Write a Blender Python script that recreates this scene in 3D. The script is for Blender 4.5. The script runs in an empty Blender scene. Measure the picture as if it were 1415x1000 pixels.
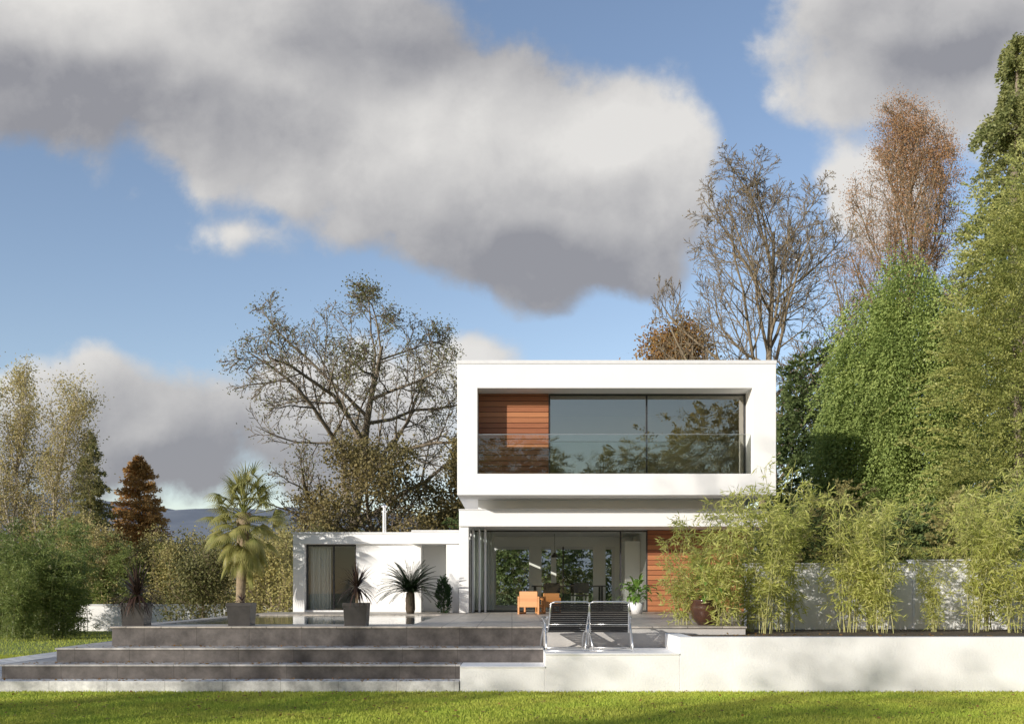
import bpy, math, random
import numpy as np
from mathutils import Vector
S=bpy.context.scene
COL=S.collection
F=1375.7; EYE=1.6; HY=815.0
def PX(px,D): return (px-707.5)*D/F
def PZ(py,D): return EYE+(HY-py)*D/F
# ------------------------------------------------------------ materials
def nt_new(name):
    m=bpy.data.materials.new(name); m.use_nodes=True
    nt=m.node_tree; nt.nodes.clear()
    o=nt.nodes.new('ShaderNodeOutputMaterial')
    return m,nt,o
def N(nt,t,**kw):
    n=nt.nodes.new(t)
    for k,v in kw.items():
        if k in n.inputs: n.inputs[k].default_value=v
        else: setattr(n,k,v)
    return n
def L(nt,a,b): nt.links.new(a,b)
def mixc(nt,fac,a,b):
    m=nt.nodes.new('ShaderNodeMix'); m.data_type='RGBA'
    for s,i in ((fac,0),(a,6),(b,7)):
        if hasattr(s,'links'): nt.links.new(s,m.inputs[i])
        elif i==0: m.inputs[0].default_value=s
        else: m.inputs[i].default_value=(*s,1)
    return m.outputs[2]
def surf(name,c1,c2,rough=.6,scale=3,bump=.1,bscale=40,metal=0,spec=.5,stretch=(1,1,1)):
    m,nt,o=nt_new(name)
    p=N(nt,'ShaderNodeBsdfPrincipled',Roughness=rough,Metallic=metal)
    p.inputs['Specular IOR Level'].default_value=spec
    tc=N(nt,'ShaderNodeTexCoord'); mp=N(nt,'ShaderNodeMapping'); mp.inputs['Scale'].default_value=stretch
    L(nt,tc.outputs['Object'],mp.inputs[0])
    n=N(nt,'ShaderNodeTexNoise',Scale=scale,Detail=6,Roughness=.6); L(nt,mp.outputs[0],n.inputs['Vector'])
    r=N(nt,'ShaderNodeMapRange'); r.inputs[1].default_value=.3; r.inputs[2].default_value=.7
    L(nt,n.outputs[0],r.inputs[0])
    L(nt,mixc(nt,r.outputs[0],c1,c2),p.inputs['Base Color'])
    if bump:
        n2=N(nt,'ShaderNodeTexNoise',Scale=bscale,Detail=4); L(nt,mp.outputs[0],n2.inputs['Vector'])
        b=N(nt,'ShaderNodeBump',Strength=bump,Distance=.02); L(nt,n2.outputs[0],b.inputs['Height']); L(nt,b.outputs[0],p.inputs['Normal'])
    L(nt,p.outputs[0],o.inputs[0]); return m
def tiled(name,c1,c2,cm,tw,th,axes='xz',rough=.5,mortar=.006,bump=.3,offset=0.0,var=.5):
    m,nt,o=nt_new(name)
    p=N(nt,'ShaderNodeBsdfPrincipled',Roughness=rough)
    tc=N(nt,'ShaderNodeTexCoord'); sp=N(nt,'ShaderNodeSeparateXYZ'); L(nt,tc.outputs['Object'],sp.inputs[0])
    cb=N(nt,'ShaderNodeCombineXYZ'); L(nt,sp.outputs['XYZ'.index(axes[0].upper())],cb.inputs[0]); L(nt,sp.outputs['XYZ'.index(axes[1].upper())],cb.inputs[1])
    br=N(nt,'ShaderNodeTexBrick',offset=offset); br.inputs['Scale'].default_value=1
    br.inputs['Brick Width'].default_value=tw; br.inputs['Row Height'].default_value=th
    br.inputs['Mortar Size'].default_value=mortar; br.inputs['Color1'].default_value=(*c1,1); br.inputs['Color2'].default_value=(*c2,1); br.inputs['Mortar'].default_value=(*cm,1)
    L(nt,cb.outputs[0],br.inputs['Vector'])
    n=N(nt,'ShaderNodeTexNoise',Scale=5,Detail=8,Roughness=.7); L(nt,tc.outputs['Object'],n.inputs['Vector'])
    r=N(nt,'ShaderNodeMapRange'); r.inputs[1].default_value=.3; r.inputs[2].default_value=.75; r.inputs[3].default_value=1-var; r.inputs[4].default_value=1+var*.6
    L(nt,n.outputs[0],r.inputs[0])
    vm=N(nt,'ShaderNodeVectorMath',operation='SCALE'); L(nt,br.outputs['Color'],vm.inputs[0]); L(nt,r.outputs[0],vm.inputs['Scale'])
    L(nt,vm.outputs[0],p.inputs['Base Color'])
    b=N(nt,'ShaderNodeBump',Strength=bump,Distance=.01); b.invert=True
    L(nt,br.outputs['Fac'],b.inputs['Height']); L(nt,b.outputs[0],p.inputs['Normal'])
    L(nt,p.outputs[0],o.inputs[0]); return m
def leafmat(name,c1,c2,c3=None,trans=.35,rough=.55,nscale=.8,clump=.5,gain=1.7):
    m,nt,o=nt_new(name)
    c3=c3 or tuple(x*.55 for x in c1)
    c1,c2,c3=[tuple(min(x*gain,.68) for x in c) for c in (c1,c2,c3)]
    at=N(nt,'ShaderNodeAttribute',attribute_name='rnd')
    tc=N(nt,'ShaderNodeTexCoord')
    n=N(nt,'ShaderNodeTexNoise',Scale=nscale,Detail=3); L(nt,tc.outputs['Object'],n.inputs['Vector'])
    c=mixc(nt,at.outputs['Fac'],c1,c2)
    r=N(nt,'ShaderNodeMapRange'); r.inputs[1].default_value=.35; r.inputs[2].default_value=.65; L(nt,n.outputs[0],r.inputs[0])
    mm=N(nt,'ShaderNodeMath',operation='MULTIPLY'); L(nt,r.outputs[0],mm.inputs[0]); mm.inputs[1].default_value=clump
    c=mixc(nt,mm.outputs[0],c,c3)
    p=N(nt,'ShaderNodeBsdfPrincipled',Roughness=rough); p.inputs['Specular IOR Level'].default_value=.3; L(nt,c,p.inputs['Base Color'])
    t=N(nt,'ShaderNodeBsdfTranslucent'); L(nt,c,t.inputs[0])
    mx=N(nt,'ShaderNodeMixShader',Fac=trans); L(nt,p.outputs[0],mx.inputs[1]); L(nt,t.outputs[0],mx.inputs[2])
    L(nt,mx.outputs[0],o.inputs[0]); return m
def glassmat(name,tint=(.8,.85,.84),base=.08,mul=1.6,gc=(.95,1,.95)):
    m,nt,o=nt_new(name)
    t=N(nt,'ShaderNodeBsdfTransparent'); t.inputs[0].default_value=(*tint,1)
    g=N(nt,'ShaderNodeBsdfGlossy',Roughness=.0); g.inputs[0].default_value=(*gc,1)
    tc=N(nt,'ShaderNodeTexCoord'); n=N(nt,'ShaderNodeTexNoise',Scale=.7,Detail=1); L(nt,tc.outputs['Object'],n.inputs['Vector'])
    b=N(nt,'ShaderNodeBump',Strength=.05,Distance=.05); L(nt,n.outputs[0],b.inputs['Height']); L(nt,b.outputs[0],g.inputs['Normal'])
    f=N(nt,'ShaderNodeFresnel',IOR=1.5)
    a=N(nt,'ShaderNodeMath',operation='MULTIPLY_ADD'); L(nt,f.outputs[0],a.inputs[0]); a.inputs[1].default_value=mul; a.inputs[2].default_value=base; a.use_clamp=True
    mx=N(nt,'ShaderNodeMixShader'); L(nt,a.outputs[0],mx.inputs[0]); L(nt,t.outputs[0],mx.inputs[1]); L(nt,g.outputs[0],mx.inputs[2])
    L(nt,mx.outputs[0],o.inputs[0]); return m
def woodmat(name,c1,c2,plank=.145,axis='Z'):
    m,nt,o=nt_new(name)
    p=N(nt,'ShaderNodeBsdfPrincipled',Roughness=.5)
    tc=N(nt,'ShaderNodeTexCoord'); sp=N(nt,'ShaderNodeSeparateXYZ'); L(nt,tc.outputs['Object'],sp.inputs[0])
    d=N(nt,'ShaderNodeMath',operation='DIVIDE'); L(nt,sp.outputs['XYZ'.index(axis)],d.inputs[0]); d.inputs[1].default_value=plank
    fl=N(nt,'ShaderNodeMath',operation='FLOOR'); L(nt,d.outputs[0],fl.inputs[0])
    w=N(nt,'ShaderNodeTexWhiteNoise',noise_dimensions='1D'); L(nt,fl.outputs[0],w.inputs['W'])
    mp=N(nt,'ShaderNodeMapping'); mp.inputs['Scale'].default_value=(1.2,1.2,25); L(nt,tc.outputs['Object'],mp.inputs[0])
    n=N(nt,'ShaderNodeTexNoise',Scale=2,Detail=6); L(nt,mp.outputs[0],n.inputs['Vector'])
    ad=N(nt,'ShaderNodeMath',operation='ADD'); L(nt,w.outputs[0],ad.inputs[0]); L(nt,n.outputs[0],ad.inputs[1])
    ml=N(nt,'ShaderNodeMath',operation='MULTIPLY_ADD'); L(nt,ad.outputs[0],ml.inputs[0]); ml.inputs[1].default_value=.75; ml.inputs[2].default_value=-.25; ml.use_clamp=True
    L(nt,mixc(nt,ml.outputs[0],c1,c2),p.inputs['Base Color']); L(nt,p.outputs[0],o.inputs[0]); return m

M={}
M['white']=surf('white_render',(.86,.855,.845),(.82,.815,.81),.75,.9,.12,60)
M['whitewall']=surf('white_garden_render',(.87,.865,.86),(.76,.75,.74),.8,1.1,.25,30)
M['trim']=surf('metal_trim',(.76,.76,.77),(.70,.70,.71),.35,5,0)
M['slate']=tiled('slate_riser',(.128,.112,.106),(.092,.082,.079),(.075,.065,.06),.9,40,'xz',.45,.006,var=.6)
M['greyrender']=surf('grey_render',(.5,.48,.46),(.4,.385,.37),.8,1.5,.2,30)
M['tread']=tiled('tread_stone',(.52,.5,.48),(.45,.43,.41),(.25,.24,.23),.9,.9,'xy',.6,.006)
M['paving']=tiled('terrace_paving',(.50,.45,.39),(.42,.38,.33),(.2,.18,.16),.6,.6,'xy',.45,.008)
M['paleplinth']=tiled('pale_plinth',(.74,.73,.71),(.68,.67,.65),(.5,.49,.47),.9,40,'xz',.7,.006)
M['wood']=woodmat('cedar_cladding',(.24,.075,.035),(.50,.21,.09))
M['teak']=woodmat('teak',(.46,.19,.055),(.56,.26,.09),.1)
M['floor']=woodmat('interior_floor',(.52,.47,.39),(.6,.54,.45),.18,'X')
M['dark']=surf('dark_metal',(.03,.03,.033),(.045,.045,.05),.35,8,0)
M['steel']=surf('brushed_steel',(.85,.85,.86),(.75,.75,.76),.28,9,0,metal=.85)
M['pot']=surf('black_planter',(.035,.033,.033),(.06,.055,.055),.3,6,.1)
M['glaze']=surf('glazed_pot',(.04,.02,.015),(.08,.035,.02),.15,6,.05)
M['interior']=surf('interior_plaster',(.88,.88,.86),(.85,.85,.83),.9,1,0)
M['intgrey']=surf('interior_grey_plaster',(.74,.73,.68),(.68,.67,.62),.9,1,0)
M['grey']=surf('grey_cabinet',(.25,.25,.25),(.3,.3,.3),.5,2,0)
M['curtain']=surf('curtain_cloth',(.78,.78,.76),(.68,.68,.66),.9,3,.2,20,stretch=(6,6,.3))
M['soil']=surf('planter_soil',(.06,.045,.03),(.11,.08,.05),.95,8,1,30)
M['bark']=surf('bark_brown',(.15,.12,.09),(.24,.20,.15),.9,6,.6,20)
M['barky']=surf('bark_ochre',(.27,.21,.135),(.17,.135,.09),.9,4,.4,20)
M['birchbark']=surf('bark_birch',(.55,.50,.43),(.22,.18,.14),.8,4,.3,20,stretch=(1,1,2))
M['palmbark']=surf('bark_palm',(.2,.15,.10),(.34,.26,.17),.95,12,1,40)
M['sagobark']=surf('bark_sago',(.05,.038,.028),(.10,.075,.05),.95,14,1,40)
M['culm']=surf('bamboo_culm',(.42,.38,.16),(.3,.32,.12),.4,5,0)
M['culmg']=surf('bamboo_culm_green',(.2,.22,.08),(.14,.17,.05),.4,5,0)
M['glass']=glassmat('window_glass',(.88,.87,.80),.24,1.8,(1,.96,.86))
M['glass_low']=glassmat('door_glass',(.96,.98,.96),.0,.8)
M['balu']=glassmat('balustrade_glass',(.955,.975,.965),.01,1.0)
M['mesh']=surf('black_mesh_fabric',(.018,.018,.02),(.035,.035,.037),.8,2,.1,200,spec=.1,stretch=(1,40,40))
M['black']=surf('black_leather',(.015,.015,.016),(.025,.025,.026),.5,10,.1)
# ------------------------------------------------------------ object helpers
def link(o,parent=None):
    COL.objects.link(o)
    if parent is not None: o.parent=parent
    return o
def top(o,label,cat,group=None,kind=None):
    o['label']=label; o['category']=cat
    if group: o['group']=group
    if kind: o['kind']=kind
    return o
def empty(name,loc,label,cat,group=None):
    e=bpy.data.objects.new(name,None); e.location=loc; e.empty_display_size=.3
    link(e); return top(e,label,cat,group)
class MB:
    def __init__(s): s.v=[]; s.f=[]; s.m=[]
    def box(s,x0,x1,y0,y1,z0,z1,mi=0):
        b=len(s.v)
        s.v+=[(x0,y0,z0),(x1,y0,z0),(x1,y1,z0),(x0,y1,z0),(x0,y0,z1),(x1,y0,z1),(x1,y1,z1),(x0,y1,z1)]
        for q in ((0,3,2,1),(4,5,6,7),(0,1,5,4),(1,2,6,5),(2,3,7,6),(3,0,4,7)):
            s.f.append(tuple(b+i for i in q)); s.m.append(mi)
        return s
    def quad(s,a,b,c,d,mi=0):
        n=len(s.v); s.v+=[a,b,c,d]; s.f.append((n,n+1,n+2,n+3)); s.m.append(mi); return s
    def ring(s,o,i,y0,y1,mi=0):
        b=len(s.v)
        for y in (y0,y1):
            for r in (o,i):
                x0,x1,z0,z1=r
                s.v+=[(x0,y,z0),(x1,y,z0),(x1,y,z1),(x0,y,z1)]
        for k in range(4):
            l=(k+1)%4
            s.f+=[(b+k,b+l,b+4+l,b+4+k),(b+8+l,b+8+k,b+12+k,b+12+l),(b+k,b+8+k,b+8+l,b+l),(b+4+k,b+4+l,b+12+l,b+12+k)]
            s.m+=[mi]*4
        return s
    def tube(s,pts,r,k=8,mi=0):
        pts=[Vector(p) for p in pts]; n=len(pts)
        rs=r if isinstance(r,(list,tuple)) else [r]*n
        b=len(s.v)
        for i,p in enumerate(pts):
            d=(pts[min(i+1,n-1)]-pts[max(i-1,0)]).normalized()
            a=d.cross(Vector((1,0,0)) if abs(d.x)<.9 else Vector((0,1,0))).normalized(); c=d.cross(a)
            for j in range(k):
                t=2*math.pi*j/k; q=p+(a*math.cos(t)+c*math.sin(t))*rs[i]; s.v.append(tuple(q))
        for i in range(n-1):
            for j in range(k):
                s.f.append((b+i*k+j,b+i*k+(j+1)%k,b+(i+1)*k+(j+1)%k,b+(i+1)*k+j)); s.m.append(mi)
        s.f.append(tuple(b+j for j in range(k))[::-1]); s.m.append(mi)
        s.f.append(tuple(b+(n-1)*k+j for j in range(k))); s.m.append(mi)
        return s
    def lathe(s,prof,k=24,mi=0,c=(0,0,0)):
        b=len(s.v); n=len(prof)
        for (r,z) in prof:
            for j in range(k):
                t=2*math.pi*j/k; s.v.append((c[0]+r*math.cos(t),c[1]+r*math.sin(t),c[2]+z))
        for i in range(n-1):
            for j in range(k):
                s.f.append((b+i*k+j,b+i*k+(j+1)%k,b+(i+1)*k+(j+1)%k,b+(i+1)*k+j)); s.m.append(mi)
        return s
    def obj(s,name,mats,parent=None,loc=(0,0,0),bevel=0,smooth=False):
        me=bpy.data.meshes.new(name); me.from_pydata(s.v,[],s.f)
        for m in (mats if isinstance(mats,list) else [mats]): me.materials.append(m)
        me.polygons.foreach_set('material_index',s.m)
        if smooth: me.polygons.foreach_set('use_smooth',[True]*len(s.f))
        me.update()
        o=bpy.data.objects.new(name,me); o.location=loc; link(o,parent)
        if bevel:
            b=o.modifiers.new('bevel','BEVEL'); b.width=bevel; b.segments=2; b.limit_method='ANGLE'
        return o
def mesh_np(name,parts,mats,smooth=False):
    parts=[p for p in parts if len(p[1])]
    off=0; Vs=[];Fs=[];Ms=[];Rs=[];Sm=[]
    for V,Q,mi,r in parts:
        Vs.append(V); Fs.append(Q+off); off+=len(V); Ms.append(np.full(len(Q),mi,np.int32))
        Rs.append(r if r is not None else np.zeros(len(Q)))
        Sm.append(np.full(len(Q),mi==0 and r is None))
    V=np.concatenate(Vs).astype(np.float32); Q=np.concatenate(Fs).astype(np.int32)
    me=bpy.data.meshes.new(name)
    me.vertices.add(len(V)); me.vertices.foreach_set('co',V.ravel())
    me.loops.add(Q.size); me.loops.foreach_set('vertex_index',Q.ravel())
    me.polygons.add(len(Q)); me.polygons.foreach_set('loop_start',np.arange(0,Q.size,4,dtype=np.int32))
    try: me.polygons.foreach_set('loop_total',np.full(len(Q),4,np.int32))
    except Exception: pass
    for m in mats: me.materials.append(m)
    me.polygons.foreach_set('material_index',np.concatenate(Ms))
    me.polygons.foreach_set('use_smooth',np.concatenate(Sm))
    a=me.attributes.new('rnd','FLOAT','FACE'); a.data.foreach_set('value',np.concatenate(Rs).astype(np.float32))
    me.update(calc_edges=True); me.validate()
    return me
def nrm(a): return a/(np.linalg.norm(a,axis=-1,keepdims=True)+1e-9)
def rdir(rng,n): return nrm(rng.normal(size=(n,3)))
def leaves(rng,C,D,Ln,W,Nn=None):
    n=len(C); D=nrm(D)
    R=rdir(rng,n) if Nn is None else Nn
    s=nrm(np.cross(D,R)); Ln=np.broadcast_to(Ln,(n,))[:,None]; W=np.broadcast_to(W,(n,))[:,None]
    V=np.stack([C,C+D*Ln*.45+s*W,C+D*Ln,C+D*Ln*.45-s*W],1).reshape(-1,3)
    Q=np.arange(4*n).reshape(n,4)
    return V,Q,1,rng.random(n)
def prisms(P0,P1,R0,R1,k):
    n=len(P0)
    if n==0: return np.zeros((0,3)),np.zeros((0,4),int),0,None
    d=nrm(P1-P0); ref=np.where(np.abs(d[:,2:3])<.9,[[0,0,1.]],[[1.,0,0]])
    a=nrm(np.cross(d,ref)); b=np.cross(d,a)
    t=np.arange(k)*2*np.pi/k; cs=np.cos(t)[None,:,None]; sn=np.sin(t)[None,:,None]
    ring=a[:,None]*cs+b[:,None]*sn
    V=np.stack([P0[:,None]+ring*R0[:,None,None],P1[:,None]+ring*R1[:,None,None]],1).reshape(-1,3)
    base=(np.arange(n)*2*k)[:,None]; j=np.arange(k)[None]; j2=(j+1)%k
    Q=np.stack([base+j,base+j2,base+k+j2,base+k+j],2).reshape(-1,4)
    return V,Q,0,None
# ---------- branching
def branches(seed,n_child=(12,8,6,4),ang=(55,45,40,35),ratio=(.55,.5,.5,.5),start=.3,wob=.12,trop=(.0,.06,.05,.03),lead=1.0,r0=.02,shape=.6,nseg=(10,6,4,3,2),minr=.0008,rnd_crown=False):
    rnd=random.Random(seed); segs=[]
    st=[(Vector((0,0,0)),Vector((0,0,1)),lead,r0,0)]
    nl=len(n_child)
    while st:
        p,d,Ln,r,lv=st.pop()
        ns=nseg[min(lv,len(nseg)-1)]; nodes=[(p.copy(),d.copy(),r)]
        for i in range(ns):
            w=wob*(.4 if lv==0 else 1)
            d=(d+Vector((rnd.gauss(0,w),rnd.gauss(0,w),rnd.gauss(0,w)+trop[min(lv,len(trop)-1)]))).normalized()
            q=p+d*(Ln/ns); r2=r*(1-(.72 if lv else .8)*(i+1)/ns)
            ra=r*(1-(.72 if lv else .8)*i/ns)
            segs.append((p[:],q[:],max(ra,minr),max(r2,minr),lv)); p=q; nodes.append((p.copy(),d.copy(),r2))
        if lv<nl:
            nc=n_child[lv]; az=rnd.random()*6.28
            for c in range(nc):
                s0=start if lv==0 else .18
                t=s0+(1-s0)*(c+rnd.random()*.8)/nc; t=min(t,.98)
                fi=t*ns; i=int(fi); fr=fi-i
                a,b=nodes[i],nodes[min(i+1,ns)]
                pp=a[0].lerp(b[0],fr); dd=b[1]; rr=a[2]*(1-fr)+b[2]*fr
                az+=2.4+rnd.gauss(0,.4)
                u=dd.cross(Vector((.3,.2,1))+Vector((1e-3,0,0))).normalized() if abs(dd.z)<.98 else Vector((1,0,0)); v=dd.cross(u)
                tt=(t-s0)/(1-s0)
                an=math.radians(ang[lv]*(1.2-.4*t if not (rnd_crown and lv==0) else 1.25-.8*tt)+rnd.gauss(0,8))
                nd=(dd*math.cos(an)+(u*math.cos(az)+v*math.sin(az))*math.sin(an)).normalized()
                if lv==0: fac=math.sqrt(max(.05,1-((tt-.3)/.85)**2)) if rnd_crown else 1-shape*tt
                else: fac=1-.5*t
                ll=Ln*ratio[lv]*fac*rnd.uniform(.75,1.2)
                st.append((pp,nd,ll,max(rr*.62,minr),lv+1))
    P0=np.array([s[0] for s in segs]);P1=np.array([s[1] for s in segs]);R0=np.array([s[2] for s in segs]);R1=np.array([s[3] for s in segs]);LV=np.array([s[4] for s in segs])
    return P0,P1,R0,R1,LV
def fit(P0,P1,H,Wd,q=99.5):
    mz=np.percentile(P1[:,2],99.9)
    rx=np.percentile(np.abs(P1[:,0]),q); ry=np.percentile(np.abs(P1[:,1]),q)
    sc=np.array([Wd/2/rx,Wd/2/ry,H/mz]); return P0*sc,P1*sc,sc
def dome(P,H,Wd,zc,rz,k=.5):
    C=np.array([0,0,zc]); q=(P-C)/np.array([Wd/2,Wd/2,rz]); r=np.linalg.norm(q,axis=1)
    m=(r>1-k)&(P[:,2]>zc-.3*rz); rr=np.where(m,1-k+k*np.tanh((r-1+k)/k/1.15)*1.12,r); f=np.where(r>1e-6,rr/np.maximum(r,1e-6),1)
    return np.where(m[:,None],C+(P-C)*f[:,None],P)
def tree(name,loc,H,Wd,label,cat,seed,bark,leafm=None,nleaf=0,lsize=.12,trunk_r=None,group=None,lspread=.25,lminz=0,twig=.012,rot=0,domed=None,over=1.0,**kw):
    rng=np.random.default_rng(seed)
    P0,P1,R0,R1,LV=branches(seed,**kw)
    P0,P1,sc=fit(P0,P1,H*over,Wd*over)
    if domed: P0=dome(P0,H,Wd,H*domed,H*(1-domed)); P1=dome(P1,H,Wd,H*domed,H*(1-domed))
    tr=trunk_r or H*.018; k=tr/R0.max(); R0=np.maximum(R0*k,twig);R1=np.maximum(R1*k,twig*.8)
    e=empty(name,loc,label,cat,group); e.rotation_euler=(0,0,rot)
    a=LV<=1; pa=[]
    for m,kk in ((LV==0,9),(LV==1,6)): pa.append(prisms(P0[m],P1[m],R0[m],R1[m],kk))
    link(bpy.data.objects.new('trunk',mesh_np('trunk',pa,[bark])),e)
    pc=[prisms(P0[~a],P1[~a],R0[~a],R1[~a],3)]
    if nleaf:
        mx=LV.max(); idx=np.where(LV>=mx-1)[0]; idx=idx[P1[idx,2]>lminz*H]
        i=rng.choice(idx,nleaf); t=rng.random((nleaf,1)); C=P0[i]*(1-t)+P1[i]*t+rng.normal(size=(nleaf,3))*lspread
        pc.append(leaves(rng,C,rdir(rng,nleaf)+[0,0,-.3],lsize*rng.uniform(.6,1.3,nleaf),lsize*.38))
    link(bpy.data.objects.new('crown',mesh_np('crown',pc,[bark,leafm or bark])),e)
    return e
def copytree(e,loc,rot=0,scale=(1,1,1)):
    c=e.copy(); COL.objects.link(c); c.location=loc; c.rotation_euler=(0,0,rot); c.scale=scale
    for ch in list(e.children):
        d=ch.copy(); COL.objects.link(d); d.parent=c
    return c
def simple_trunk(e,H,r,bark,rng,z0=0):
    n=8; z=np.linspace(z0,H,n+1); P=np.stack([rng.normal(size=n+1)*r*.25,rng.normal(size=n+1)*r*.25,z],1); P[0,:2]=0
    rr=r*(1-.85*np.linspace(0,1,n+1))
    link(bpy.data.objects.new('trunk',mesh_np('trunk',[prisms(P[:-1],P[1:],rr[:-1],rr[1:],8)],[bark])),e)
def conifer(name,loc,H,R,label,cat,seed,leafm,bark,nb=260,per=160,lsize=.14,droop=.25,base=.06,power=.8,group=None,wid=.3,irr=.3):
    rng=np.random.default_rng(seed); e=empty(name,loc,label,cat,group); simple_trunk(e,H*.98,H*.02,bark,rng)
    h=base+(1-base)*rng.random(nb)**1.15; az=rng.random(nb)*6.283
    Ln=R*(1-h)**power*rng.uniform(1-irr,1.12,nb)+.12
    h=h*H
    Dh=np.stack([np.cos(az),np.sin(az),np.zeros(nb)],1)
    t=rng.random((nb,per))**.7; lat=rng.normal(size=(nb,per))*wid*(Ln[:,None])*(1-t*.6)*.6
    side=np.stack([-np.sin(az),np.cos(az),np.zeros(nb)],1)
    P=Dh[:,None]*(t*Ln[:,None])[...,None]+side[:,None]*lat[...,None]
    P[...,2]+=h[:,None]+Ln[:,None]*(.18*t-droop*t*t*1.6)+rng.normal(size=(nb,per))*.06*H/10-np.abs(lat)*.25
    D=Dh[:,None]+rng.normal(size=(nb,per,3))*.6+[0,0,-.2]
    C=P.reshape(-1,3); D=D.reshape(-1,3); n=len(C)
    B0=np.stack([np.zeros(nb),np.zeros(nb),h],1); B1=B0+Dh*Ln[:,None]*.8; B1[:,2]+=Ln*(.18*.8-droop*.8*.8*1.6)
    V,Q,mi,r=leaves(rng,C,D,lsize*rng.uniform(.6,1.4,n),lsize*.3)
    r=.5*r+.5*np.repeat(rng.random(nb),per)
    link(bpy.data.objects.new('crown',mesh_np('crown',[prisms(B0,B1,Ln*.012+.008,Ln*.003+.004,3),(V,Q,mi,r)],[bark,leafm])),e)
    return e
def sprays(rng,ells,ns,per,Ls,lsize,down=.4,inner=.25,jit=.06):
    vol=np.array([a[3]*a[5]+a[4]*a[5]+a[3]*a[4] for a in ells]); cnt=(ns*vol/vol.sum()).astype(int)
    out=[];outd=[];rn=[]
    for (cx,cy,cz,rx,ry,rz),c in zip(ells,cnt):
        u=rdir(rng,c); rad=1-np.abs(rng.normal(size=(c,1)))*.13+rng.normal(size=(c,1))*jit
        lump=1+.14*np.sin(u[:,:1]*5+cx*3)*np.sin(u[:,2:]*7+cz)+.08*np.sin(u[:,1:2]*9+u[:,2:]*11)
        m=rng.random((c,1))<inner; rad=np.where(m,rng.random((c,1))*.6+.3,rad)*lump
        P=np.array([cx,cy,cz])+u*rad*[rx,ry,rz]
        nn=nrm(u/np.array([rx,ry,rz])); dirn=nrm(nn+[0,0,-down]+rng.normal(size=(c,3))*.25)
        sd=nrm(np.cross(dirn,[0,0,1.]+rng.normal(size=(c,3))*.3))
        LL=Ls*rng.uniform(.5,1.4,(c,1,1))
        t=rng.random((c,per,1))**.8; l=rng.normal(size=(c,per,1))*.3*(1-.6*t)
        Q=P[:,None]+dirn[:,None]*t*LL+sd[:,None]*l*LL; Q[...,2]-=(t[...,0]**2)*Ls*down*.6
        out.append(Q.reshape(-1,3)); outd.append((dirn[:,None]+sd[:,None]*l*1.5+rng.normal(size=(c,per,3))*.35).reshape(-1,3))
        rn.append(np.repeat(rng.random(c),per))
    C=np.concatenate(out);D=np.concatenate(outd);n=len(C)
    V,Q,mi,r=leaves(rng,C,D,lsize*rng.uniform(.6,1.4,n),lsize*.34)
    return V,Q,mi,.35*r+.65*np.concatenate(rn)
def bush(name,loc,ells,label,cat,seed,leafm,bark,ns=800,per=40,Ls=.4,lsize=.08,down=.3,group=None,tr=.15,th=1.,inner=.25,jit=.06):
    rng=np.random.default_rng(seed); e=empty(name,loc,label,cat,group)
    simple_trunk(e,th,tr,bark,rng)
    link(bpy.data.objects.new('crown',mesh_np('crown',[sprays(rng,ells,ns,per,Ls,lsize,down,inner,jit)],[bark,leafm])),e)
    return e
def straps(rng,B,D,Ln,W,droop,nseg=5,mi=0,fold=0):
    n=len(B); D=nrm(D); Ln=np.broadcast_to(Ln,(n,)); droop=np.broadcast_to(droop,(n,))
    side=nrm(np.cross(D,[0,0,1.])+1e-4)
    Vs=[]; p=B.copy(); d=D.copy()
    for i in range(nseg+1):
        t=i/nseg; w=W*(np.sin(np.pi*min(.15+.85*t,1)**.8)+.08)
        Vs.append(p+side*w); Vs.append(p-side*w)
        d=nrm(d+np.stack([np.zeros(n),np.zeros(n),-droop/nseg],1)*(1+t)); p=p+d*(Ln/nseg)[:,None]
    V=np.stack(Vs,1).reshape(-1,3); k=2*(nseg+1); base=(np.arange(n)*k)[:,None]
    j=(np.arange(nseg)*2)[None]
    Q=np.stack([base+j,base+j+1,base+j+3,base+j+2],2).reshape(-1,4)
    return V,Q,mi,np.repeat(rng.random(n),nseg)

# ------------------------------------------------------------ world
SUN_EL=math.radians(17); AZ=math.radians(47)
sd=Vector((-math.sin(AZ)*math.cos(SUN_EL),-math.cos(AZ)*math.cos(SUN_EL),math.sin(SUN_EL)))
w=bpy.data.worlds.new('World'); S.world=w; w.use_nodes=True; nt=w.node_tree; nt.nodes.clear()
out=N(nt,'ShaderNodeOutputWorld'); bg=N(nt,'ShaderNodeBackground'); STR=.15; bg.inputs[1].default_value=STR
sky=N(nt,'ShaderNodeTexSky',sky_type='NISHITA',sun_disc=False,sun_elevation=SUN_EL,sun_rotation=math.radians(227),altitude=50,air_density=1.,dust_density=.4,ozone_density=2.)
tc=N(nt,'ShaderNodeTexCoord'); sp=N(nt,'ShaderNodeSeparateXYZ'); L(nt,tc.outputs['Generated'],sp.inputs[0])
ab=N(nt,'ShaderNodeMath',operation='ABSOLUTE'); L(nt,sp.outputs[1],ab.inputs[0])
mxx=N(nt,'ShaderNodeMath',operation='MAXIMUM'); L(nt,ab.outputs[0],mxx.inputs[0]); mxx.inputs[1].default_value=.2
du=N(nt,'ShaderNodeMath',operation='DIVIDE'); L(nt,sp.outputs[0],du.inputs[0]); L(nt,mxx.outputs[0],du.inputs[1])
dv=N(nt,'ShaderNodeMath',operation='DIVIDE'); L(nt,sp.outputs[2],dv.inputs[0]); L(nt,mxx.outputs[0],dv.inputs[1])
uv=N(nt,'ShaderNodeCombineXYZ'); L(nt,du.outputs[0],uv.inputs[0]); L(nt,dv.outputs[0],uv.inputs[1])
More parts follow.
